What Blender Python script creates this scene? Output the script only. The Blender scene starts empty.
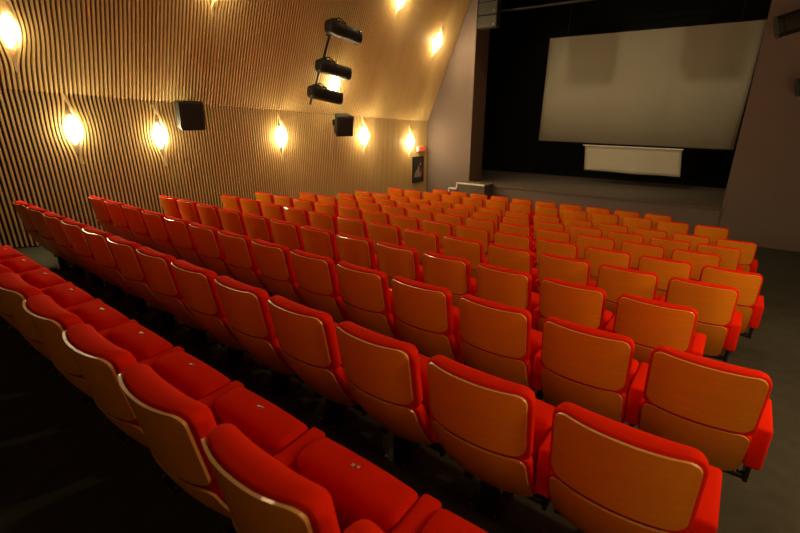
import bpy, bmesh, math, random
from mathutils import Vector, Matrix
random.seed(7)
D = bpy.data
scene = bpy.context.scene
C = scene.collection
CZ = 1.70                      # eye height above the floor of the rearmost row
W = 0.53                       # seat pitch along a row

# ------------------------------------------------------------------ materials
def mat(name, col, rough=0.6, metal=0.0, spec=0.5, emit=None, strength=0.0, noise=None, bump=None, coat=0.0, sheen=0.0):
    m = D.materials.new(name); m.use_nodes = True
    nt = m.node_tree; b = nt.nodes['Principled BSDF']
    b.inputs['Base Color'].default_value = (*col, 1)
    b.inputs['Roughness'].default_value = rough
    b.inputs['Metallic'].default_value = metal
    b.inputs['Specular IOR Level'].default_value = spec
    b.inputs['Coat Weight'].default_value = coat
    b.inputs['Sheen Weight'].default_value = sheen
    if emit:
        b.inputs['Emission Color'].default_value = (*emit, 1)
        b.inputs['Emission Strength'].default_value = strength
    tc = nt.nodes.new('ShaderNodeTexCoord')
    if noise:                                   # (scale xyz, amount, detail)
        sc, amt, det = noise
        mp = nt.nodes.new('ShaderNodeMapping'); mp.inputs['Scale'].default_value = sc
        nz = nt.nodes.new('ShaderNodeTexNoise'); nz.inputs['Scale'].default_value = 1; nz.inputs['Detail'].default_value = det
        mx = nt.nodes.new('ShaderNodeMix'); mx.data_type = 'RGBA'
        mx.inputs['A'].default_value = (*[c*(1-amt) for c in col], 1)
        mx.inputs['B'].default_value = (*[min(1, c*(1+amt)) for c in col], 1)
        nt.links.new(tc.outputs['Object'], mp.inputs['Vector']); nt.links.new(mp.outputs['Vector'], nz.inputs['Vector'])
        nt.links.new(nz.outputs['Fac'], mx.inputs['Factor']); nt.links.new(mx.outputs['Result'], b.inputs['Base Color'])
    if bump:
        sc, st = bump
        nz2 = nt.nodes.new('ShaderNodeTexNoise'); nz2.inputs['Scale'].default_value = sc; nz2.inputs['Detail'].default_value = 4
        bp = nt.nodes.new('ShaderNodeBump'); bp.inputs['Strength'].default_value = st; bp.inputs['Distance'].default_value = 0.01
        nt.links.new(tc.outputs['Object'], nz2.inputs['Vector']); nt.links.new(nz2.outputs['Fac'], bp.inputs['Height'])
        nt.links.new(bp.outputs['Normal'], b.inputs['Normal'])
    return m

M_ply = mat('varnished plywood', (0.76, 0.265, 0.012), 0.38, spec=0.28, noise=((4, 14, 60), 0.12, 3), coat=0.08)
M_rim = mat('plywood edge', (0.72, 0.38, 0.11), 0.3, spec=0.6, coat=0.3)
M_red = mat('red upholstery', (0.74, 0.020, 0.002), 0.9, spec=0.02, bump=(420, 0.12))
M_steel = mat('black steel', (0.012, 0.012, 0.013), 0.45, spec=0.4)
M_chrome = mat('bright metal', (0.45, 0.42, 0.36), 0.45, metal=1.0)
M_slat = mat('pale timber slat', (0.84, 0.64, 0.31), 0.5, spec=0.3, noise=((3, 9, 0.5), 0.08, 2))
M_lip = mat('lamp-lit curved timber', (0.90, 0.76, 0.48), 0.45, spec=0.4)  # slat timber made paler; the lamp's light is put into the colour
M_gap = mat('dark lining behind slats', (0.04, 0.024, 0.010), 0.9)
M_gap2 = mat('lit-toned lining behind slats', (0.12, 0.07, 0.028), 0.9)  # lining lightened so the gaps look lit by colour
M_grey = mat('grey render wall', (0.17, 0.125, 0.115), 0.85, noise=((0.9, 0.9, 1.4), 0.10, 5), bump=(7, 0.15))
M_jamb = mat('brown jamb', (0.16, 0.105, 0.08), 0.85)
M_stage = mat('stage boards', (0.115, 0.09, 0.075), 0.75, noise=((2, 8, 2), 0.15, 4))
M_front = mat('stage front', (0.16, 0.12, 0.115), 0.85, noise=((1, 1, 1.5), 0.10, 4))
M_black = mat('black drape', (0.006, 0.007, 0.006), 0.95, spec=0.1)
M_carpet = mat('dark carpet', (0.055, 0.055, 0.046), 0.97, spec=0.1, noise=((9, 9, 9), 0.25, 6), bump=(160, 0.4))
M_screen = mat('projection fabric', (0.62, 0.60, 0.50), 0.9, spec=0.1)
M_cloth = mat('white cloth', (0.92, 0.87, 0.74), 0.9, spec=0.1)
M_white = mat('white paint', (0.85, 0.83, 0.78), 0.5)
M_speaker = mat('speaker cabinet black', (0.010, 0.010, 0.010), 0.55)
M_grille = mat('speaker grille', (0.012, 0.012, 0.012), 0.7, bump=(300, 0.1))
M_olive = mat('olive black cabinet', (0.012, 0.012, 0.008), 0.6)
M_lamp = mat('lit lamp glass', (1, 0.9, 0.7), 0.4, emit=(1.0, 0.80, 0.42), strength=160)
M_redsign = mat('red sign plate', (0.75, 0.05, 0.02), 0.4, emit=(1.0, 0.09, 0.03), strength=0.6)
M_ceil = mat('dark ceiling', (0.05, 0.045, 0.04), 0.9)
M_poster = mat('dark poster paper', (0.025, 0.022, 0.02), 0.35)
M_posterf = mat('pale poster figure', (0.34, 0.30, 0.28), 0.5)
M_posterr = mat('brown poster patch', (0.22, 0.07, 0.05), 0.5)

# ------------------------------------------------------------------ helpers
def link(name, bm, mats, parent=None, smooth=False, loc=None):
    me = D.meshes.new(name); bm.normal_update(); bm.to_mesh(me); bm.free()
    for m in (mats if isinstance(mats, (list, tuple)) else [mats]): me.materials.append(m)
    if smooth:
        for p in me.polygons: p.use_smooth = True
    o = D.objects.new(name, me); C.objects.link(o)
    if parent: o.parent = parent
    if loc: o.location = loc
    return o
def tag(o, label, cat, group=None, kind=None):
    o['label'] = label; o['category'] = cat
    if group: o['group'] = group
    if kind: o['kind'] = kind
    return o
def empty(name, loc=(0, 0, 0), rot=(0, 0, 0)):
    o = D.objects.new(name, None); C.objects.link(o); o.location = loc; o.rotation_euler = rot
    o.empty_display_size = 0.1
    return o
def struct(o): o['kind'] = 'structure'; return o
def quad(bm, *pts, mi=0):
    f = bm.faces.new([bm.verts.new(p) for p in pts]); f.material_index = mi; return f
def box(bm, lo, hi, mi=0, bev=0.0, seg=2, mtx=None):
    r = bmesh.ops.create_cube(bm, size=1)
    vs = r['verts']
    for v in vs:
        v.co = Vector([(lo[i]+hi[i])/2 + v.co[i]*(hi[i]-lo[i]) for i in range(3)])
    fs = list({f for v in vs for f in v.link_faces})
    for f in fs: f.material_index = mi
    if bev > 0:
        es = list({e for v in vs for e in v.link_edges})
        rr = bmesh.ops.bevel(bm, geom=es, offset=bev, segments=seg, affect='EDGES', profile=0.5)
        vs = list({v for v in rr['verts']} | {v for v in vs if v.is_valid})
    if mtx is not None:
        for v in vs: v.co = mtx @ v.co
    return vs
def tube(bm, pts, r, n=10, mi=0):
    pts = [Vector(p) for p in pts]; rings = []
    for i, p in enumerate(pts):
        d = (pts[min(i+1, len(pts)-1)] - pts[max(i-1, 0)]).normalized()
        a = d.cross(Vector((0, 0, 1)))
        if a.length < 1e-3: a = d.cross(Vector((1, 0, 0)))
        a.normalize(); b = d.cross(a)
        rr = r[i] if isinstance(r, (list, tuple)) else r
        rings.append([bm.verts.new(p + a*math.cos(t)*rr + b*math.sin(t)*rr) for t in [2*math.pi*k/n for k in range(n)]])
    for A, B in zip(rings, rings[1:]):
        for k in range(n):
            f = bm.faces.new([A[k], A[(k+1) % n], B[(k+1) % n], B[k]]); f.material_index = mi
    for R_ in (rings[0][::-1], rings[-1]):
        f = bm.faces.new(R_); f.material_index = mi

# closed slab with rounded outline: hw(z) half width, back/front surfaces as functions of (x,z)
def slab(bm, w, z0, z1, rt, rb, back, front, nu=14, nv=7, front_mi=0, back_mi=0, rim_mi=0):
    h = w/2
    zs = []
    for k in range(7): t = math.pi/2*k/6; zs.append(z1 - rt*(1-math.cos(t)))
    for k in range(1, nv): zs.append((z1-rt) + ((z0+rb)-(z1-rt))*k/nv)
    for k in range(7): t = math.pi/2*k/6; zs.append(z0 + rb*(1-math.sin(t)))
    def hw(z):
        if z > z1-rt: q = (z-(z1-rt))/rt; return h - rt*(1-math.sqrt(max(0, 1-q*q)))
        if z < z0+rb: q = ((z0+rb)-z)/rb; return h - rb*(1-math.sqrt(max(0, 1-q*q)))
        return h
    us = [math.sin(math.pi/2*(-1+2*i/nu)) for i in range(nu+1)]
    G = []
    for z in zs:
        a = hw(z)
        G.append([(u*a, z) for u in us])
    F = [[bm.verts.new((x, front(x, z), z)) for x, z in r] for r in G]
    B = [[bm.verts.new((x, back(x, z), z)) for x, z in r] for r in G]
    nz = len(zs)
    for j in range(nz-1):
        for i in range(nu):
            f = bm.faces.new([F[j][i+1], F[j][i], F[j+1][i], F[j+1][i+1]]); f.material_index = front_mi
            f = bm.faces.new([B[j][i], B[j][i+1], B[j+1][i+1], B[j+1][i]]); f.material_index = back_mi
        for i, s in ((0, 1), (nu, -1)):
            vs = [F[j][i], B[j][i], B[j+1][i], F[j+1][i]]
            f = bm.faces.new(vs if s > 0 else vs[::-1]); f.material_index = rim_mi
    for j, s in ((0, 1), (nz-1, -1)):
        for i in range(nu):
            vs = [F[j][i], F[j][i+1], B[j][i+1], B[j][i]]
            f = bm.faces.new(vs if s > 0 else vs[::-1]); f.material_index = rim_mi
    bmesh.ops.recalc_face_normals(bm, faces=bm.faces[:])
def puff(w, z0, z1, rt, rb, R):
    """0..1 profile that rounds a cushion off towards its outline"""
    h = w/2
    def f(x, z):
        # signed distance inside rounded rect
        r = rt if z > (z0+z1)/2 else rb
        dx = h-abs(x); dz = min(z1-z, z-z0)
        if dx < r and dz < r:
            d = r - math.hypot(r-dx, r-dz)
        else: d = min(dx, dz)
        q = max(0.0, min(1.0, d/R))
        return math.sqrt(max(0, 1-(1-q)**2))
    return f

# ------------------------------------------------------------------ one seat
HT = 0.86                      # height of the plywood's top edge
PW, CW = 0.431, 0.457          # widths of plywood and cushion
def spine(z):                  # rear surface of the back, side corners (y)
    if z > 0.55: return 0.05*(0.86-z)/0.31
    t = (0.55-z)/0.35
    return 0.05 + 0.10*t + 0.09*t*t
def sag(x): return -0.046*(1-min(1.0, abs(x)/0.212)**2.3)
def S(x, z): return spine(z) + sag(x)
T_ply = 0.010

bm = bmesh.new(); slab(bm, PW, 0.556, HT, 0.045, 0.045, lambda x, z: S(x, z), lambda x, z: S(x, z)+T_ply, rim_mi=1)
me_up = link('upper_back_panel', bm, [M_ply, M_rim], smooth=False)
bm = bmesh.new(); slab(bm, PW+0.006, 0.195, 0.541, 0.05, 0.05, lambda x, z: S(x, z)-0.007, lambda x, z: S(x, z)+T_ply-0.007, rim_mi=1)
me_lo = link('lower_back_panel', bm, [M_ply, M_rim], smooth=False)
pf = puff(CW, 0.515, HT+0.008, 0.055, 0.045, 0.035)
bm = bmesh.new(); slab(bm, CW, 0.515, HT+0.008, 0.055, 0.045, lambda x, z: S(x, z)+T_ply+0.004+0.010*(1-pf(x, z)),
                       lambda x, z: S(x, z)+T_ply+0.030+0.052*pf(x, z)+0.030*(1-(x/0.22)**2), nu=20, nv=8)
me_cu = link('back_cushion', bm, M_red, smooth=True)
pf2 = puff(CW-0.002, 0.185, 0.535, 0.05, 0.05, 0.04)
bm = bmesh.new(); slab(bm, CW-0.002, 0.185, 0.535, 0.05, 0.05, lambda x, z: S(x, z)+T_ply+0.002+0.010*(1-pf2(x, z)),
                       lambda x, z: S(x, z)+T_ply+0.030+0.050*pf2(x, z)+0.02*(1-(x/0.23)**2), nu=16, nv=6)
me_lu = link('lumbar_cushion', bm, M_red, smooth=True)
# flipped-up seat: a thick pad standing on its rear edge, slightly leaning forward at the bottom
bm = bmesh.new()
SW = 0.452
def seatpad(bm):
    # profile in (y,z) of a rounded block, top is the seat's front edge
    prof = [(0.235, 0.545), (0.250, 0.562), (0.275, 0.570), (0.345, 0.572), (0.372, 0.565), (0.388, 0.545), (0.398, 0.50),
            (0.405, 0.40), (0.410, 0.28), (0.410, 0.22), (0.395, 0.190), (0.36, 0.18), (0.335, 0.185), (0.32, 0.21), (0.295, 0.30), (0.262, 0.42), (0.240, 0.50)]
    n = len(prof); xs = [-SW/2, -SW/2+0.004, -SW/2+0.014, -SW/2+0.03, -SW/4, 0, SW/4, SW/2-0.03, SW/2-0.014, SW/2-0.004, SW/2]
    ins = [0.022, 0.011, 0.003, 0, 0, 0, 0, 0, 0.003, 0.011, 0.022]
    cy = sum(p[0] for p in prof)/n; cz = sum(p[1] for p in prof)/n
    rings = []
    for x, k in zip(xs, ins):
        ring = []
        for (y, z) in prof:
            dy, dz = y-cy, z-cz
            sy = 1-k/0.08; sz = 1-k/0.19
            top = 0.010*(1-(x/(SW/2))**2) if z > 0.5 else 0
            ring.append(bm.verts.new((x, cy+dy*sy+0.070, cz+dz*sz+top-0.014)))
        rings.append(ring)
    for A, B in zip(rings, rings[1:]):
        for k in range(n): bm.faces.new([A[k], A[(k+1) % n], B[(k+1) % n], B[k]])
    bm.faces.new(rings[0][::-1]); bm.faces.new(rings[-1])
    bmesh.ops.recalc_face_normals(bm, faces=bm.faces[:])
seatpad(bm)
me_se = link('flip_up_seat', bm, M_red, smooth=True)
bm = bmesh.new()
box(bm, (-0.016, 0.385, 0.564), (-0.004, 0.396, 0.5695)); box(bm, (0.005, 0.390, 0.564), (0.015, 0.399, 0.5695))
me_nu = link('seat_number_plate', bm, M_chrome)
bm = bmesh.new()
def armblock(bm, xc):
    vs = box(bm, (xc-0.0365, 0.165, 0.312), (xc+0.0365, 0.475, 0.545), bev=0.016, seg=3)
    for v in vs: v.co.z += 0.03*(v.co.y-0.25) - 0.012
armblock(bm, W/2)
me_ar = link('armrest', bm, M_red, smooth=True)
bm = bmesh.new(); armblock(bm, -W/2)
me_al = link('armrest', bm, M_red, smooth=True)
bm = bmesh.new()   # pedestal: foot plate, post, cross bracket
box(bm, (-0.085, 0.17, 0.0), (0.085, 0.37, 0.012), bev=0.004, seg=1)
box(bm, (-0.035, 0.215, 0.010), (0.035, 0.305, 0.17), bev=0.006, seg=1)
box(bm, (-0.225, 0.245, 0.165), (W/2, 0.285, 0.195), bev=0.006, seg=1)
for sx in (-1, 1): box(bm, (sx*0.10-0.02, 0.21, 0.14), (sx*0.10+0.02, 0.33, 0.175), bev=0.004, seg=1)
box(bm, (W/2-0.010, 0.23, 0.165), (W/2+0.010, 0.33, 0.31), bev=0.003, seg=1)
me_pe = link('pedestal', bm, M_steel)
bm = bmesh.new()
tube(bm, [(0, 0, 0.010), (0, 0, 0.022)], 0.009, 8)
me_bo = link('bolt', bm, M_chrome, loc=(-0.062, 0.19, 0))
me_bo2 = me_bo.copy(); C.objects.link(me_bo2); me_bo2.location = (0.062, 0.19, 0)
for o in (me_up, me_lo):
    for p in o.data.polygons:
        p.use_smooth = (p.material_index == 0)

seat0 = empty('cinema_seat')
parts = [me_up, me_lo, me_cu, me_lu, me_se, me_ar, me_pe]
for o in parts: o.parent = seat0
me_nu.parent = me_se; me_bo.parent = me_pe; me_bo2.parent = me_pe
me_al.parent = None
seat_used = [False]; arm_used = [False]
def place_seat(x, y, z, label, left_arm):
    if not seat_used[0]:
        r = seat0; seat_used[0] = True
    else:
        r = seat0.copy(); C.objects.link(r)
        for ch in parts:
            c = ch.copy(); C.objects.link(c); c.parent = r
            for g in ch.children:
                d = g.copy(); C.objects.link(d); d.parent = c
    r.location = (x, y, z)
    if left_arm:
        if not arm_used[0]: a = me_al; arm_used[0] = True
        else: a = me_al.copy(); C.objects.link(a)
        a.parent = r
    tag(r, label, 'cinema seat', 'red cinema seats in the raked rows')

ROWS = [[-1.045, 0.457, -0.836], [-0.329, 1.315, -0.948], [-0.139, 2.177, -1.047], [0.077, 3.006, -1.132], [0.286, 3.872, -1.223], [0.465, 4.764, -1.334],
        [0.672, 5.613, -1.432], [0.861, 6.481, -1.538], [1.04, 7.387, -1.645], [1.239, 8.324, -1.677], [1.437, 9.229, -1.76]]
RANGE = {0: (-1, 8), 1: (0, 12), 2: (0, 13), 3: (1, 13), 4: (1, 13), 5: (1, 14), 6: (2, 14), 7: (2, 14), 8: (2, 15), 9: (3, 15), 10: (5, 14)}
ORD = ['zeroth', 'first', 'second', 'third', 'fourth', 'fifth', 'sixth', 'seventh', 'eighth', 'ninth', 'tenth', 'eleventh', 'twelfth', 'thirteenth', 'fourteenth', 'fifteenth']
floor_z = []
for r, (sx, sy, sz) in enumerate(ROWS):
    fz = sz + CZ - HT
    floor_z.append((sy+0.27, fz))
    a, b = RANGE[r]
    for c in range(a, b+1):
        x = sx - c*W + 0.418/2
        k = c-a+1
        if r == 0: rowname = 'nearest row at the lower left'
        elif r == 1: rowname = 'second row from the camera'
        elif r == 10: rowname = 'frontmost row below the stage'
        else: rowname = '%s row from the camera' % ORD[r+1]
        if k == 1 and r > 0: lab = 'red and plywood seat at the right aisle end, %s' % rowname
        elif c == b and r > 0: lab = 'red and plywood seat at the wooden wall end, %s' % rowname
        else: lab = 'red and plywood seat, %s from right in the %s' % (ORD[k], rowname)
        place_seat(x, sy, fz, lab, c == b)

# ------------------------------------------------------------------ room shell
XL, YF, YB, XR = -8.0, 11.9, -1.6, 1.5
ZC = 5.5
def fl(y):
    pts = [(-5, 0.12)] + floor_z
    z0 = floor_z[0][1]
    if y <= floor_z[0][0]: return z0 + min(0.12, 0.11*(floor_z[0][0]-y))
    for (a, za), (b, zb) in zip(floor_z, floor_z[1:]):
        if y <= b: return za + (zb-za)*(y-a)/(b-a)
    return max(floor_z[-1][1] - 0.05*(y-floor_z[-1][0]), -1.0)
bm = bmesh.new()
ys = [YB-0.2] + [p[0] for p in floor_z] + [10.2, YF+0.3]
prev = None
for y in ys:
    cur = [bm.verts.new((XL-0.2, y, fl(y))), bm.verts.new((XR+0.2, y, fl(y)))]
    low = [bm.verts.new((XL-0.2, y, -1.3)), bm.verts.new((XR+0.2, y, -1.3))]
    if prev:
        bm.faces.new([prev[0][0], prev[0][1], cur[1], cur[0]])
        bm.faces.new([prev[1][0], low[0], low[1], prev[1][1]])
    prev = (cur, low)
struct(link('floor', bm, M_carpet))

# left wall and sloped ceiling share the fold line
def edge_z(y): return CZ + 0.441 - 0.0512*y
SL = Vector((1.33, 0, 3.12)).normalized()      # up the slope
SN = Vector((3.12, 0, -1.33)).normalized()     # into the room
def slope_pt(y, s, off=0.0): return Vector((XL, y, edge_z(y))) + SL*s + SN*off
def slope_len(y): return (ZC - edge_z(y))/SL.z
# lamps: wall (y,z) and slope (y,s)
wl = [(2.47, -0.20), (3.70, -0.33), (6.23, -0.44), (8.89, -0.51), (10.93, -0.76)]
wall_lamps = [(y, z+CZ) for y, z in wl]
sl = [(1.94, 1.02), (4.59, 2.02), (7.62, 0.69), (9.05, 2.56), (10.97, 1.86)]
slope_lamps = [(y, (z+CZ-edge_z(y))/SL.z) for y, z in sl]
P = 0.0572
def defl(y, h, lamps):
    d = 0
    for (yl, zl) in lamps:
        t = (h-zl)/0.46
        if abs(t) < 1 and abs(y-yl) < 0.9:
            dd = y-yl
            d += math.copysign(0.090*math.cos(math.pi*t/2)**2*math.exp(-abs(dd)/0.20), dd)
    return d
def hs_for(y, lo, hi, lamps):
    hs = [lo, hi]
    for (yl, zl) in lamps:
        if abs(y-yl) < 0.9:
            hs += [h for h in [zl+0.46*k/7 for k in range(-7, 8)] if lo < h < hi]
    return sorted(set(round(h, 4) for h in hs))
def slat(bm, y, lo, hi, lamps, place, wd, dp):
    prev = None
    for h in hs_for(y, lo, hi, lamps):
        yy = y + defl(y, h, lamps)
        cur = [bm.verts.new(place(yy-wd/2, h, 0.004)), bm.verts.new(place(yy-wd/2, h, dp)), bm.verts.new(place(yy+wd/2, h, dp)), bm.verts.new(place(yy+wd/2, h, 0.004))]
        if prev:
            for k in range(3): bm.faces.new([prev[k], prev[k+1], cur[k+1], cur[k]])
        else: bm.faces.new(cur)
        prev = cur
    bm.faces.new(prev[::-1])
def snap(y, lamps):  # keep the lamps between two slats
    return y
bmw = bmesh.new(); bmc = bmesh.new()
y = YB+0.03
n = 0
while y < YF-0.02:
    base = fl(y)
    slat(bmw, y, base+0.02, edge_z(y)-0.022, wall_lamps, lambda yy, h, off: (XL+off, yy, h), 0.0255, 0.042)
    slat(bmc, y, 0.0, slope_len(y)-0.01, slope_lamps, lambda yy, h, off: slope_pt(yy, h, off), 0.0265, 0.055)
    y += P; n += 1
bm = bmesh.new()
for a, b in [(YB-0.2, 0), (0, 4), (4, 8), (8, YF+0.3)]:
    quad(bm, (XL, a, -1.3), (XL, b, -1.3), (XL, b, edge_z(b)), (XL, a, edge_z(a)))
wl_o = struct(link('wall_left', bm, M_gap))
o = link('slat_cladding', bmw, M_slat, wl_o); 
bm = bmesh.new()
quad(bm, slope_pt(YB-0.2, -0.0), slope_pt(YF+0.3, 0), slope_pt(YF+0.3, slope_len(YF+0.3)), slope_pt(YB-0.2, slope_len(YB-0.2)))
xt = slope_pt(0, slope_len(0)).x
quad(bm, slope_pt(YB-0.2, slope_len(YB-0.2)), slope_pt(YF+0.3, slope_len(YF+0.3)), (XR+0.2, YF+0.3, ZC), (XR+0.2, YB-0.2, ZC), mi=1)
ce = struct(link('ceiling', bm, [M_gap2, M_ceil]))
link('slat_cladding', bmc, M_slat, ce)

# front wall with the stage opening
OX0, OX1, OZ0, OZ1 = -6.42, -0.115, -0.25, 4.82
bm = bmesh.new()
TH = 0.80
box(bm, (XL-0.1, YF, -1.3), (OX0, YF+TH, ZC+0.1), 0)
box(bm, (OX1, YF, -1.3), (XR+0.2, YF+TH, ZC+0.1), 0)
box(bm, (OX0, YF, OZ1), (OX1, YF+TH, ZC+0.1), 0)
bm.faces.ensure_lookup_table()
for f in bm.faces:
    c = f.calc_center_median()
    if abs(c.x-OX0) < 1e-3 or abs(c.x-OX1) < 1e-3: f.material_index = 1
struct(link('wall_front', bm, [M_grey, M_jamb]))
bm = bmesh.new()
quad(bm, (XR, YB-0.1, -1.3), (XR, YF, -1.3), (XR, YF, ZC), (XR, YB-0.1, ZC))
struct(link('wall_right', bm, M_grey))
bm = bmesh.new()
quad(bm, (XL, YB, -0.2), (XR, YB, -0.2), (XR, YB, ZC), (XL, YB, ZC))
struct(link('wall_back', bm, M_grey))
# stage house, black inside
SB = 15.3
bm = bmesh.new()
quad(bm, (-8.6, SB, -0.3), (1.6, SB, -0.3), (1.6, SB, 6.0), (-8.6, SB, 6.0))
quad(bm, (-8.6, YF+TH, -0.3), (-8.6, SB, -0.3), (-8.6, SB, 6.0), (-8.6, YF+TH, 6.0))
quad(bm, (1.6, YF+TH, -0.3), (1.6, SB, -0.3), (1.6, SB, 6.0), (1.6, YF+TH, 6.0))
quad(bm, (-8.6, YF+TH, 6.0), (1.6, YF+TH, 6.0), (1.6, SB, 6.0), (-8.6, SB, 6.0))
quad(bm, (-8.6, YF+TH-0.002, 4.9), (1.6, YF+TH-0.002, 4.9), (1.6, YF+TH-0.002, 6.0), (-8.6, YF+TH-0.002, 6.0))
struct(link('wall_stage', bm, M_black))

# stage platform
bm = bmesh.new()
box(bm, (OX0+0.0, YF-0.02, -1.02), (OX1, YF+TH, OZ0))
box(bm, (-8.55, YF+TH, -1.02), (1.55, SB, OZ0))
for f in bm.faces:
    if f.normal.z > 0.5: f.material_index = 1
st = empty('stage_platform', (0, 0, 0))
link('platform_block', bm, [M_front, M_stage], st)
bm = bmesh.new(); box(bm, (OX0+0.83, YF-0.045, OZ0-0.035), (OX1-0.002, YF+0.02, OZ0+0.004), bev=0.004, seg=1)
link('front_edge_trim', bm, M_stage, st)
tag(st, 'low wide stage platform with grey front, dark boards below the cinema screen', 'stage')
# steps at the left end of the stage
stp = empty('stage_steps', (0, 0, 0))
ty = 11.32
bm = bmesh.new()
box(bm, (-6.50, ty, -1.0), (-5.60, YF-0.021, -0.185))
link('landing_block', bm, M_stage, stp)
bm = bmesh.new()
box(bm, (-6.77, ty, -1.0), (-6.50, YF-0.001, -0.36)); link('step', bm, M_front, stp)
bm = bmesh.new()
box(bm, (-7.04, ty, -1.0), (-6.77, YF-0.001, -0.56)); link('step', bm, M_front, stp)
bm = bmesh.new()
t = 0.04
for (x0, z0, x1, z1) in ((-6.50, -0.185, -5.62, -0.185), (-6.50, -0.36, -6.50, -0.185), (-6.77, -0.36, -6.50, -0.36), (-6.77, -0.56, -6.77, -0.36), (-7.04, -0.56, -6.77, -0.56)):
    box(bm, (min(x0, x1)-t/2, ty-0.014, min(z0, z1)-t/2), (max(x0, x1)+t/2, ty+0.03, max(z0, z1)+t/2))
o = link('white_edge_strip', bm, M_white, stp)
tag(stp, 'small grey side steps with white edging at the left of the stage', 'steps')

# ------------------------------------------------------------------ screen and cloth
scr = empty('projection_screen', (-2.65, 14.0, 2.345), (0, math.radians(0.8), 0))
bm = bmesh.new()
hw, hh = 2.49, 1.435
nx = 48
rows_ = []
for j, zz in enumerate((-hh, 0, hh)):
    rows_.append([bm.verts.new((-hw+2*hw*i/nx, 0.012*math.sin(i*0.9)*math.sin(i*0.31+1), zz)) for i in range(nx+1)])
for A, B in zip(rows_, rows_[1:]):
    for i in range(nx): bm.faces.new([A[i], A[i+1], B[i+1], B[i]])
r_ = bmesh.ops.solidify(bm, geom=bm.faces[:], thickness=0.006)
link('screen_fabric', bm, M_screen, scr, smooth=True)
bm = bmesh.new()
box(bm, (-hw-0.03, 0.03, hh-0.03), (hw+0.03, 0.08, hh+0.05)); box(bm, (-hw-0.03, 0.03, -hh-0.05), (hw+0.03, 0.08, -hh+0.03))
box(bm, (-hw-0.04, 0.03, -hh), (-hw+0.02, 0.08, hh)); box(bm, (hw-0.02, 0.03, -hh), (hw+0.04, 0.08, hh))
link('screen_frame', bm, M_black, scr)
bm = bmesh.new()
for s in (-1, 1): tube(bm, [(s*2.0, 0.06, hh+0.04), (s*2.0+0.03, 0.06, 6.0-2.345-0.06)], 0.006, 6)
link('suspension_cable', bm, M_steel, scr)
tag(scr, 'large dull beige projection screen hanging above the stage', 'screen')

cl = empty('hanging_cloth', (0, 0, 0))
bm = bmesh.new()
TLc, TRc, BRc, BLc = Vector((-3.74, 14.0, CZ-0.86)), Vector((-1.27, 14.0, CZ-0.885)), Vector((-1.19, 14.03, CZ-1.59)), Vector((-3.69, 14.03, CZ-1.57))
nx, nz = 36, 8; G = []
for j in range(nz+1):
    v = j/nz; row = []
    for i in range(nx+1):
        u = i/nx
        p = (TLc.lerp(TRc, u)).lerp(BLc.lerp(BRc, u), v)
        p.y += 0.018*v*math.sin(u*17+1.2*v) + 0.006*math.sin(u*41)
        p.z += 0.008*v*math.sin(u*9)
        row.append(bm.verts.new(p))
    G.append(row)
for A, B in zip(G, G[1:]):
    for i in range(nx): bm.faces.new([A[i], B[i], B[i+1], A[i+1]])
bmesh.ops.solidify(bm, geom=bm.faces[:], thickness=0.004)
link('cloth_panel', bm, M_cloth, cl, smooth=True)
bm = bmesh.new(); tube(bm, [TLc+Vector((-0.06, 0, 0.015)), TRc+Vector((0.03, 0, 0.015))], 0.014, 8); link('hanging_rod', bm, M_white, cl)
tag(cl, 'narrow white cloth banner hanging under the big screen', 'banner')

# ------------------------------------------------------------------ wall lights
def lens(bm, hgt, wid, dep, n=14, m=20):
    rings = []
    for j in range(1, n):
        t = -1+2*j/n; r = math.cos(math.pi*t/2)**0.8
        rings.append([bm.verts.new((max(-0.4, math.cos(a))*dep*r, math.sin(a)*wid*r, t*hgt)) for a in [2*math.pi*k/m for k in range(m)]])
    a0 = bm.verts.new((0, 0, -hgt)); a1 = bm.verts.new((0, 0, hgt))
    for A, B in zip(rings, rings[1:]):
        for k in range(m): bm.faces.new([A[k], A[(k+1) % m], B[(k+1) % m], B[k]])
    for k in range(m):
        bm.faces.new([a0, rings[0][(k+1) % m], rings[0][k]]); bm.faces.new([a1, rings[-1][k], rings[-1][(k+1) % m]])
    bmesh.ops.recalc_face_normals(bm, faces=bm.faces[:])
lamp0 = empty('wall_light')
bm = bmesh.new(); lens(bm, 0.21, 0.078, 0.06); L_gl = link('lamp_glass', bm, M_lamp, lamp0, smooth=True, loc=(0.022, 0, 0))
bm = bmesh.new(); box(bm, (0.001, -0.07, -0.17), (0.012, 0.07, 0.17), bev=0.004, seg=1); L_pl = link('back_plate', bm, M_chrome, lamp0)
bm = bmesh.new(); prev = None
K = 20
for k in range(K+1):
    t = -1+2*k/K; c = math.cos(math.pi*t/2)
    yy = 0.088*math.sin(math.pi*0.5*(t+0.15))*0.55*c + 0.075*c*c*0.9 - 0.03*t
    xx = 0.048+0.10*c*c
    ww = 0.017; tw = 0.9*c
    a = Vector((xx - ww*math.sin(tw), yy - ww*math.cos(tw), t*0.50)); b = Vector((xx + ww*math.sin(tw), yy + ww*math.cos(tw), t*0.50))
    nrm = Vector((math.cos(tw), -math.sin(tw), 0))*0.005
    cur = [bm.verts.new(a-nrm), bm.verts.new(b-nrm), bm.verts.new(b+nrm), bm.verts.new(a+nrm)]
    if prev:
        for q in range(4): bm.faces.new([prev[q], prev[(q+1) % 4], cur[(q+1) % 4], cur[q]])
    else: bm.faces.new(cur)
    prev = cur
bm.faces.new(prev[::-1]); bmesh.ops.recalc_face_normals(bm, faces=bm.faces[:])
L_lip = link('curved_slat', bm, M_lip, lamp0, smooth=False)
lparts = [L_gl, L_pl, L_lip]
first = [True]
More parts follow.
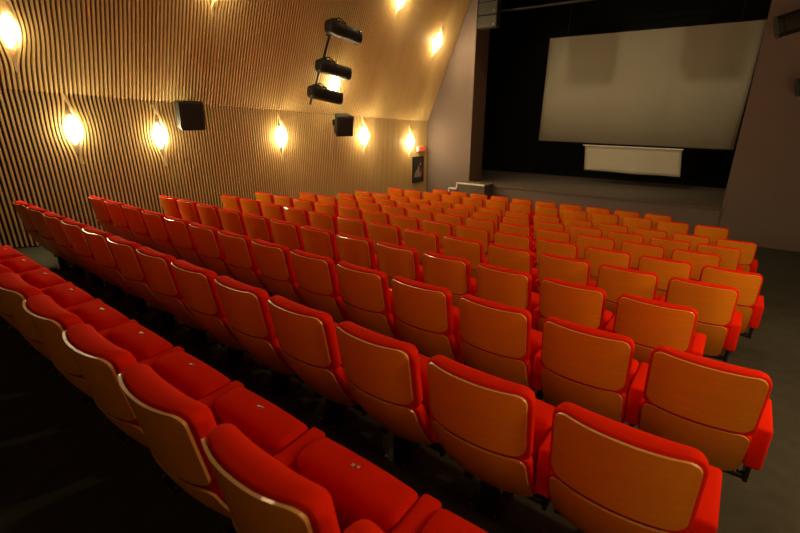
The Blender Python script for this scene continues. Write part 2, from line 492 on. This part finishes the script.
def place_lamp(mtx, label, group):
    if first[0]: r = lamp0; first[0] = False
    else:
        r = lamp0.copy(); C.objects.link(r)
        for ch in lparts:
            c = ch.copy(); C.objects.link(c); c.parent = r
    r.matrix_world = mtx
    tag(r, label, 'wall light', group)
wlabs = ['glowing wall light on the lower wooden wall, the leftmost of its five', 'glowing wall light just left of the left-hand black speaker, lower wooden wall',
         'glowing wall light in the middle of the lower wooden wall, between both black speakers', 'glowing wall light just right of the right-hand black speaker on the lower wooden wall',
         'glowing wall light beside the small red sign near the stage']
for (y, z), lb in zip(wall_lamps, wlabs):
    place_lamp(Matrix.Translation((XL, y, z)), lb, 'lights on the lower wooden wall')
slabs_ = ['large bright light on the sloped wooden ceiling at the upper left corner', 'light on the sloped wooden ceiling, cut off by the top edge left of the spotlights',
          'light on the sloped wooden ceiling shining between the two lower black spotlights', 'light on the sloped wooden ceiling at the top edge, right of the spotlights',
          'light on the sloped wooden ceiling closest to the grey front wall']
rotm = Matrix((SN, Vector((0, 1, 0)), SL)).transposed()   # columns: local x -> SN, y -> y, z -> SL
for (y, s), lb in zip(slope_lamps, slabs_):
    p = slope_pt(y, s, 0.0)
    m = Matrix.Translation(p) @ Matrix(((SN.x, 0, SL.x), (SN.y, 1, SL.y), (SN.z, 0, SL.z))).to_4x4()
    place_lamp(m, lb, 'lights on the sloped wooden ceiling')

# ------------------------------------------------------------------ wall speakers
def wall_speaker(loc, rz, tilt, label):
    e = empty('wall_speaker', loc, (0, 0, 0))
    m = Matrix.Rotation(rz, 4, 'Z') @ Matrix.Rotation(tilt, 4, 'Y')
    bm = bmesh.new()
    # front (+x) wider than the back
    f = [(0.16, -0.215, -0.235), (0.16, 0.215, -0.235), (0.16, 0.215, 0.235), (0.16, -0.215, 0.235)]
    b = [(-0.14, -0.15, -0.20), (-0.14, 0.15, -0.20), (-0.14, 0.15, 0.235), (-0.14, -0.15, 0.235)]
    vf = [bm.verts.new(m @ Vector(p)) for p in f]; vb = [bm.verts.new(m @ Vector(p)) for p in b]
    bm.faces.new(vf); bm.faces.new(vb[::-1])
    for k in range(4): bm.faces.new([vb[k], vb[(k+1) % 4], vf[(k+1) % 4], vf[k]])
    bmesh.ops.bevel(bm, geom=bm.edges[:], offset=0.012, segments=2, affect='EDGES')
    bmesh.ops.recalc_face_normals(bm, faces=bm.faces[:])
    link('cabinet', bm, M_speaker, e)
    bm = bmesh.new(); box(bm, (0.158, -0.195, -0.215), (0.172, 0.195, 0.215), bev=0.006, seg=1, mtx=m); link('grille', bm, M_grille, e)
    bm = bmesh.new(); d = XL - loc[0] + 0.045
    box(bm, (d-0.04, -0.06, -0.02), (d+0.012, 0.06, 0.12), bev=0.004, seg=1); tube(bm, [(d, 0, 0.05), (-0.10, 0, 0.05)], 0.02, 8)
    link('wall_bracket', bm, M_steel, e)
    tag(e, label, 'speaker', 'black speakers on the wooden wall')
wall_speaker((-7.70, 4.12, CZ+0.00), math.radians(-2), math.radians(4), 'black box speaker under the ceiling fold, left one, between the second and third wall lights')
wall_speaker((-7.68, 7.86, CZ-0.215), math.radians(-22), math.radians(14), 'black box speaker tilted down under the ceiling fold, the right-hand one below the spotlights')

# ------------------------------------------------------------------ exit sign and poster
e = empty('illuminated_sign', (XL+0.05, 11.5, CZ-0.985))
bm = bmesh.new(); box(bm, (0, -0.19, -0.07), (0.05, 0.19, 0.07), bev=0.006, seg=1); link('sign_box', bm, M_white, e)
bm = bmesh.new(); box(bm, (0.045, -0.08, -0.062), (0.056, 0.185, 0.062), bev=0.002, seg=1); link('sign_panel', bm, M_redsign, e)
tag(e, 'small red illuminated sign above the framed poster', 'sign')
e = empty('framed_poster', (XL+0.045, 11.38, CZ-1.60))
bm = bmesh.new()
ph, pw = 0.375, 0.275
box(bm, (0, -pw, -ph), (0.02, pw, ph)); link('poster_sheet', bm, M_poster, e)
bm = bmesh.new()
box(bm, (0, -pw-0.02, -ph-0.02), (0.03, -pw+0.01, ph+0.02)); box(bm, (0, pw-0.01, -ph-0.02), (0.03, pw+0.02, ph+0.02))
box(bm, (0, -pw, ph-0.01), (0.03, pw, ph+0.02)); box(bm, (0, -pw, -ph-0.02), (0.03, pw, -ph+0.01))
link('frame', bm, M_steel, e)
bm = bmesh.new()
def blob(bm, pts, x0, x1):
    A = [bm.verts.new((x0, y, z)) for y, z in pts]; B = [bm.verts.new((x1, y, z)) for y, z in pts]
    bm.faces.new(B); bm.faces.new(A[::-1])
    for k in range(len(pts)): bm.faces.new([A[k], A[(k+1) % len(pts)], B[(k+1) % len(pts)], B[k]])
    bmesh.ops.recalc_face_normals(bm, faces=bm.faces[:])
blob(bm, [(-0.21, -0.22), (-0.15, -0.08), (-0.03, 0.03), (0.02, 0.12), (0.07, 0.07), (0.07, -0.02), (0.14, -0.12), (0.16, -0.22), (-0.02, -0.24)], 0.020, 0.0225)
blob(bm, [(0.07, 0.16), (0.11, 0.21), (0.16, 0.19), (0.16, 0.13), (0.10, 0.11)], 0.020, 0.0225)
link('pale_figure', bm, M_posterf, e)
bm = bmesh.new(); blob(bm, [(0.13, -0.24), (0.17, 0.02), (0.22, 0.10), (0.24, -0.10), (0.23, -0.24)], 0.020, 0.0220); link('brown_patch', bm, M_posterr, e)
tag(e, 'small dark framed poster with a pale figure under the red sign', 'poster')

# ------------------------------------------------------------------ theatre spotlights
def spotlight(head, pipe, axis, L, label, group, parent_off=0.0, rad=0.15):
    """head: centre of the body; pipe: clamp point; axis: unit direction the lamp points"""
    head, pipe, axis = Vector(head), Vector(pipe), Vector(axis).normalized()
    e = empty('stage_spotlight', head)
    up = Vector((0, 0, 1)); side = axis.cross(up).normalized(); up2 = side.cross(axis).normalized()
    M = Matrix((axis, side, up2)).transposed().to_4x4()
    bm = bmesh.new()
    prof = [(-0.5, 0.62), (-0.49, 0.80), (-0.46, 0.92), (-0.42, 0.97), (0.0, 0.98), (0.36, 0.98), (0.37, 0.90), (0.40, 0.90), (0.41, 0.98), (0.5, 0.98)]
    rings = []
    n = 20
    for (t, r) in prof:
        ring = []
        for k in range(n):
            a = 2*math.pi*k/n
            # slightly squared body
            cx, sx_ = math.cos(a), math.sin(a); q = (abs(cx)**4+abs(sx_)**4)**-0.25
            q = 1+(q-1)*0.75
            ring.append(bm.verts.new(M @ Vector((t*L, cx*q*r*rad*0.9, sx_*q*r*rad))))
        rings.append(ring)
    for A, B in zip(rings, rings[1:]):
        for k in range(n): bm.faces.new([A[k], A[(k+1) % n], B[(k+1) % n], B[k]])
    bm.faces.new(rings[0][::-1]); bm.faces.new(rings[-1])
    bmesh.ops.recalc_face_normals(bm, faces=bm.faces[:])
    link('housing', bm, M_speaker, e)
    bm = bmesh.new()
    for k in range(5):                        # cooling fins on top
        t = -0.36+0.09*k
        box(bm, (t*L-0.008, -0.06, rad*0.98), (t*L+0.008, 0.06, rad*0.98+0.03), mtx=M)
    link('cooling_fins', bm, M_steel, e)
    bm = bmesh.new(); tube(bm, [M @ Vector((0.501*L, 0, 0)), M @ Vector((0.506*L, 0, 0))], rad*0.7, 16); link('lens', bm, M_grille, e)
    bm = bmesh.new()                          # yoke
    yk = []
    for s in (-1, 1):
        tube(bm, [M @ Vector((-0.05*L, s*rad*1.02, 0)), M @ Vector((-0.12*L, s*rad*1.12, rad*0.9)), M @ Vector((-0.22*L, s*rad*0.5, rad*1.45))], 0.011, 6)
    tube(bm, [M @ Vector((-0.22*L, -rad*0.5, rad*1.45)), M @ Vector((-0.22*L, rad*0.5, rad*1.45))], 0.011, 6)
    link('yoke', bm, M_steel, e)
    bm = bmesh.new()
    pp = pipe-head
    tube(bm, [M @ Vector((-0.22*L, 0, rad*1.45)), pp], 0.014, 6)
    box(bm, tuple(pp-Vector((0.05, 0.05, 0.035))), tuple(pp+Vector((0.05, 0.05, 0.035))), bev=0.008, seg=1)
    link('clamp', bm, M_steel, e)
    tag(e, label, 'spotlight', group)
off = 0.30
def on_slope(y, z, o): 
    s = (z+CZ-edge_z(y))/SL.z
    return slope_pt(y, s, o)
pz0 = on_slope(6.98, 0.28, 0.14); pz1 = on_slope(7.14, 1.74, 0.14)
e = empty('lighting_pipe', tuple(pz0))
bm = bmesh.new(); tube(bm, [(0, 0, 0), pz1-pz0], 0.024, 10); link('pipe', bm, M_steel, e)
for f in (0.12, 0.5, 0.9):
    bm = bmesh.new(); a = (pz1-pz0)*f; tube(bm, [a, a-SN*0.125], 0.016, 8)
    link('standoff_bracket', bm, M_steel, e)
tag(e, 'black pipe on the sloped wooden ceiling carrying three spotlights', 'pipe')
h1 = (-6.97, 7.27, CZ+1.61); h2 = (-7.29, 7.25, CZ+0.92); h3 = (-7.50, 7.17, CZ+0.42)
ax = (0.05, 0.97, -0.14)
for h, lb in ((h1, 'black stage spotlight, uppermost of the three on the ceiling pipe'), (h2, 'black stage spotlight, middle one on the ceiling pipe, just above the glowing light'), (h3, 'black stage spotlight, lowest on the ceiling pipe, just below the glowing light')):
    f = (h[2]-pz0.z)/(pz1.z-pz0.z); f = max(0.03, min(0.97, f))
    spotlight(h, pz0+(pz1-pz0)*f, ax, 0.86, lb, 'spotlights on the ceiling pipe', rad=0.135)
# right-hand pair on the front wall
e = empty('lighting_pipe', (1.25, 11.45, CZ-0.2))
bm = bmesh.new(); tube(bm, [(0, 0, 0), (0, 0, 2.3)], 0.024, 10); link('pipe', bm, M_steel, e)
bm = bmesh.new()
bm.free()
for z in (0.3, 2.0):
    bm = bmesh.new(); tube(bm, [(0, 0, z), (0, 0.4505, z)], 0.014, 8); link('standoff_bracket', bm, M_steel, e)
tag(e, 'black upright pipe on the grey front wall beyond the right frame edge', 'pipe')
spotlight((0.42, 11.25, CZ+1.60), (1.25, 11.45, CZ+1.9), (-0.94, -0.2, -0.30), 0.80, 'black stage spotlight high at the right edge beside the screen opening', 'spotlights on the grey front wall', rad=0.19)
spotlight((0.90, 11.25, CZ+0.56), (1.25, 11.45, CZ+0.75), (-0.94, -0.2, -0.28), 0.72, 'black stage spotlight barely showing at the right edge, below the other one', 'spotlights on the grey front wall', rad=0.16)

# ------------------------------------------------------------------ line array and battens
e = empty('line_array_speaker', (-5.87, 11.55, CZ+2.12))
ch = 0.30
for k in range(3):
    bm = bmesh.new(); z0 = k*ch
    box(bm, (-0.27, -0.14, z0+0.008), (0.27, 0.10, z0+ch-0.008), bev=0.012, seg=1); 
    o = link('cabinet', bm, M_olive, e)
    bm = bmesh.new(); tube(bm, [(0.19, -0.152, z0+0.07), (0.19, -0.138, z0+0.07)], 0.014, 8); link('rigging_pin', bm, M_chrome, o)
bm = bmesh.new()
box(bm, (-0.02, -0.02, 3*ch-0.01), (0.02, 0.02, ZC-(CZ+2.12)))
if len(bm.verts): link('hanging_bracket', bm, M_steel, e)
else: bm.free()
tag(e, 'dark line array speaker stack hanging at the top left of the stage opening', 'speaker')
for (y, z, lb) in ((12.9, CZ+2.78, 'thin dark batten pipe across the top of the stage, front one'), (13.4, CZ+2.86, 'thin dark batten pipe across the top of the stage, rear one')):
    e = empty('batten_pipe', (-3.3, y, z))
    bm = bmesh.new(); tube(bm, [(-2.9, 0, 0.0), (2.9, 0, -0.06)], 0.022, 8); link('pipe', bm, M_steel, e)
    bm = bmesh.new()
    for s in (-2.3, 0, 2.3): tube(bm, [(s, 0, 0), (s, 0, 6.0-z)], 0.005, 6)
    link('suspension_cable', bm, M_steel, e)
    tag(e, lb, 'pipe', 'battens above the stage')

for (x0, x1, zb, nm) in ((-3.57, -3.08, 2.52, 'left'), (-2.45, -2.02, 2.52, 'right')):  # unseen boxes added above the view to throw shadows on the screen
    e = empty('hung_shadow_box', ((x0+x1)/2, 11.0, CZ+zb))
    bm = bmesh.new(); w_ = (x1-x0)/2
    box(bm, (-w_, -0.15, 0.0), (w_, 0.15, 0.72), bev=0.02, seg=1); link('cabinet', bm, M_speaker, e)
    bm = bmesh.new(); box(bm, (-w_+0.03, -0.16, 0.03), (w_-0.03, -0.149, 0.69)); link('grille', bm, M_grille, e)
    bm = bmesh.new(); box(bm, (-0.03, -0.03, 0.719), (0.03, 0.03, ZC-CZ-zb)); link('hanging_bracket', bm, M_steel, e)
    tag(e, 'unseen black box added above the frame, casting the %s shadow on the screen' % nm, 'speaker', 'unseen boxes added to shade the screen')

# ------------------------------------------------------------------ lights
def lamp(name, kind, loc, energy, col, size=0.2, rot=None, spot=None, blend=0.6):
    l = D.lights.new(name, kind); l.energy = energy; l.color = col
    if kind == 'POINT': l.shadow_soft_size = size
    if kind == 'AREA': l.shape = 'DISK'; l.size = size
    if kind == 'SPOT': l.spot_size = spot; l.spot_blend = blend; l.shadow_soft_size = size
    o = D.objects.new(name, l); C.objects.link(o); o.location = loc
    if rot: o.rotation_euler = rot
    return o
WARM = (1.0, 0.66, 0.30)
# every wall light also throws light from the front of its glass; the right-hand wall (out of frame) mirrors the left one
WLC = (1.0, 0.73, 0.36)
for (y, z), en in zip(wall_lamps, (9, 10, 17, 24, 24)):
    lamp('wall_light_beam', 'POINT', (XL+0.20, y, z), en, WLC, 0.05)
for (y, q), en in zip(slope_lamps, (4, 12, 22, 26, 26)):
    lamp('wall_light_beam', 'POINT', slope_pt(y, q, 0.20), en, WLC, 0.05)
for y, z, en in ((-0.8, 1.7, 8), (1.0, 1.6, 20), (2.47, 1.5, 46), (3.7, 1.37, 50), (6.23, 1.26, 42)):
    lamp('right_wall_lamp', 'POINT', (XR-0.14, y, z), en, WARM, 0.10)
# ceiling downlights
for x, y, en in ((-4.6, 2.8, 18), (-1.6, 2.4, 60), (-4.8, 6.0, 120), (-1.2, 5.5, 120), (-4.8, 9.6, 170)):
    lamp('ceiling_downlight', 'SPOT', (x, y, ZC-0.05), en, WARM, 0.10, (0, 0, 0), math.radians(125), 0.8)
# unseen spots added at the rear to brighten the seat backs
for x, en in ((-2.6, 14), (0.6, 60)):
    lamp('rear_fill', 'SPOT', (x, YB+0.1, 3.0), en, WARM, 0.15, (math.radians(76), 0, 0), math.radians(90), 0.9)
lamp('screen_fill', 'SPOT', (-3.0, 9.0, CZ+3.55), 250, (1.0, 0.80, 0.48), 0.07, (math.radians(60), 0, 0), math.radians(70), 0.5)  # unseen spot added to brighten the screen and throw the box shadows
w = D.worlds.new('World'); scene.world = w; w.use_nodes = True
w.node_tree.nodes['Background'].inputs['Color'].default_value = (0.0, 0.0, 0.0, 1)
w.node_tree.nodes['Background'].inputs['Strength'].default_value = 0.0

# ------------------------------------------------------------------ camera
cam = D.cameras.new('camera'); co = D.objects.new('camera', cam); C.objects.link(co)
Mr = Matrix(((0.7963982438, -0.5717641114, -0.1970675978), (0.6047713015, 0.7522672121, 0.2614301331), (-0.0012288753, -0.3273833265, 0.9448908124)))
# columns: right, forward, up
right, fwd, up = Mr.col[0], Mr.col[1], Mr.col[2]
R = Matrix((right, up, -fwd)).transposed()
co.matrix_world = Matrix.Translation((0, 0, CZ)) @ R.to_4x4()
cam.sensor_fit = 'HORIZONTAL'; cam.sensor_width = 36.0
cam.lens = 436.803*36/800
cam.clip_start = 0.02
cam.dof.use_dof = True; cam.dof.focus_distance = 3.5; cam.dof.aperture_fstop = 2.8
scene.camera = co

scene.view_settings.view_transform = 'Standard'; scene.view_settings.look = 'None'
scene.view_settings.gamma = 1.0; scene.view_settings.use_curve_mapping = False
scene.view_settings.exposure = 0.0
scene.cycles.max_bounces = 6; scene.cycles.diffuse_bounces = 3; scene.cycles.glossy_bounces = 2
scene.cycles.sample_clamp_indirect = 6
